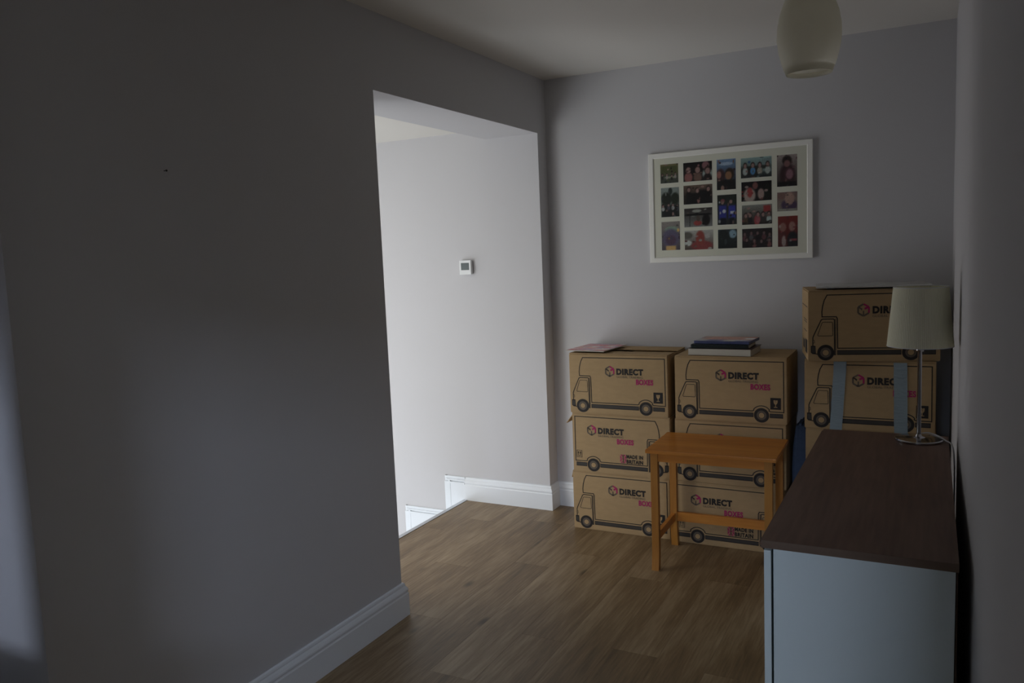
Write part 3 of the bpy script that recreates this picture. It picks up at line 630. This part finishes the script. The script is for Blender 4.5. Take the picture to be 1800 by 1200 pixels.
bx('back_panel', (lx-.0045, lx-.0015, -lyy+.003, lyy-.003, .02, SZ-.0195), M['hard'], sb)
# ------------------------------------------------------------ table lamp
lp = thing('table_lamp', 'table lamp with cream ribbed fabric shade and chrome stem on the sideboard', 'lamp', (1.8765, 2.968, SZ+.0003))
bm = bmesh.new(); lathe(bm, [(.072, 0), (.0745, .002), (.0745, .006), (.071, .0085), (.02, .0105), (.0105, .014), (.0075, .022)], 64); obj('base', bm, M['chrome'], lp, smooth=False)
bm = bmesh.new(); lathe(bm, [(.0068, .015), (.0068, .300), (.012, .302), (.012, .312), (.0068, .315)], 24); obj('stem', bm, M['chrome'], lp, smooth=True)
bm = bmesh.new(); lathe(bm, [(.016, .313), (.016, .362), (.013, .37)], 24); obj('lamp_holder', bm, M['plast'], lp, smooth=True)
bm = bmesh.new(); lathe(bm, [(.1005, .320), (.0825, .516)], 96, cap=False); lathe(bm, [(.0815, .516), (.0992, .320)], 96, cap=False)
o = obj('lamp_shade', bm, M['shade'], lp, smooth=True)
bm = bmesh.new()
for k in range(3):
    a = k*2*math.pi/3+.4; tube(bm, [(.014*math.cos(a), .014*math.sin(a), .365), (.0985*math.cos(a), .0985*math.sin(a), .325)], .0012, 6)
obj('shade_carrier', bm, M['plast'], lp)
for r, z in ((.1, .3205), (.0822, .5155)):
    bm = bmesh.new(); tube(bm, [(r*math.cos(a*math.pi/24), r*math.sin(a*math.pi/24), z) for a in range(49)], .0013, 6); obj('shade_ring', bm, M['plast'], lp)
cpts = [(.0, .072, .006), (.028, .080, .010), (.058, .040, .010), (.081, -.02, .0085), (.0965, -.075, .0085), (.1025, -.12, -.02), (.1035, -.16, -.10), (.1035, -.18, -.24), (.1035, -.12, -.45)]
bm = bmesh.new(); tube(bm, spline(cpts, 8), .0024, 8); obj('power_cord', bm, M['cord'], lp, smooth=True)['label'] = 'pale grey power cord dropping behind the sideboard'
# ------------------------------------------------------------ pendant light
PX, PY = 1.588, 2.50
pd = thing('pendant_light', 'ceiling pendant with mottled frosted glass shade, cut by the top of the photo', 'lamp', (PX, PY, H))
def pz(z): return z-H
prof = [(.0625, pz(1.935)), (.074, pz(1.965)), (.083, pz(2.0)), (.0875, pz(2.035)), (.0865, pz(2.065)), (.0805, pz(2.10)), (.068, pz(2.135)), (.050, pz(2.17)), (.030, pz(2.19)), (.017, pz(2.20))]
bm = bmesh.new(); lathe(bm, prof, 64, cap=False); lathe(bm, [(.0625, pz(1.935)), (.0595, pz(1.9345)), (.0600, pz(1.945)), (.0655, pz(1.950))], 64, cap=False); lathe(bm, [(.0178, pz(2.199)), (.030, pz(2.191))], 64, cap=False)
bmesh.ops.remove_doubles(bm, verts=bm.verts[:], dist=.0002)
obj('glass_shade', bm, M['frost'], pd, smooth=True)
bm = bmesh.new(); lathe(bm, [(.018, pz(2.13)), (.018, pz(2.215)), (.008, pz(2.235))], 24); obj('lamp_holder', bm, M['plast'], pd, smooth=True)
bm = bmesh.new(); lathe(bm, [(.003, pz(2.23)), (.003, pz(2.385))], 12); obj('flex', bm, M['plast'], pd, smooth=True)
bm = bmesh.new(); lathe(bm, [(.012, pz(2.372)), (.036, pz(2.382)), (.042, pz(2.392)), (.042, 0)], 40); obj('ceiling_rose', bm, M['plast'], pd, smooth=False)
# ------------------------------------------------------------ wall thermostat, nail
tx0, tx1, tz0, tz1 = -.517, -.440, 1.350, 1.432
th = thing('thermostat', 'white wall thermostat with grey screen on the bright stairwell wall', 'thermostat', ((tx0+tx1)/2, YF, tz0), 0)
hw, hh = (tx1-tx0)/2, tz1-tz0
bx('wall_plate', (-hw+.004, hw-.004, -.010, 0, .004, hh-.004), M['plast'], th, .001)
bx('casing', (-hw, hw, -.028, -.010, 0, hh), M['plast'], th, .003)
bx('screen', (-hw+.012, hw-.012, -.0287, -.027, hh*.32, hh*.82), M['lcd'], th)['label'] = 'dark grey display'
nl = thing('wall_nail', 'small dark nail sticking out of the left wall', 'nail', (0, 1.583, 1.728))
bm = bmesh.new(); lathe(bm, [(.0012, -.001), (.0012, .010), (.0030, .0102), (.0030, .0116)], 12); o = obj('shank', bm, M['nail'], nl); o.rotation_euler = (0, math.pi/2, 0)
# ------------------------------------------------------------ behind the camera: post, beam and two blocks added unseen to cast shade
struct(bx('post_blocker', (.20, .33, .52, .62, 0, H), M['white'], None, .003))  # post added out of view, shades a strip of the left wall
struct(bx('beam_blocker', (-3.0, XR, -1.05, -.95, 1.77, H), M['wall']))  # beam added out of view, keeps the rear light low on the walls
ch = thing('low_blocker', 'plain low white cabinet added unseen behind the viewpoint to shade the left wall', 'blocker', (-.2, .41, 0))  # invented low block, throws the shade low on the left wall
bx('low_blocker_body', (-.60, .61, -.10, .10, 0.0, .755), M['white'], ch, .004); bx('low_blocker_top', (-.61, .62, -.105, .105, .755, .77), M['white'], ch, .004)
wd = thing('side_blocker', 'tall narrow white wardrobe added unseen by the right wall to shade the sideboard', 'side_blocker', (1.86, -.45, 0))  # invented tall block, dims the right part of the sideboard end
bx('side_blocker_body', (-.12, .12, -.25, .25, 0, 1.95), M['white'], wd, .003)
for sy in (-1, 1): bx('side_blocker_front', (-.14, -.122, min(0, sy*.245), max(0, sy*.245), .05, 1.92), M['white'], wd, .002)
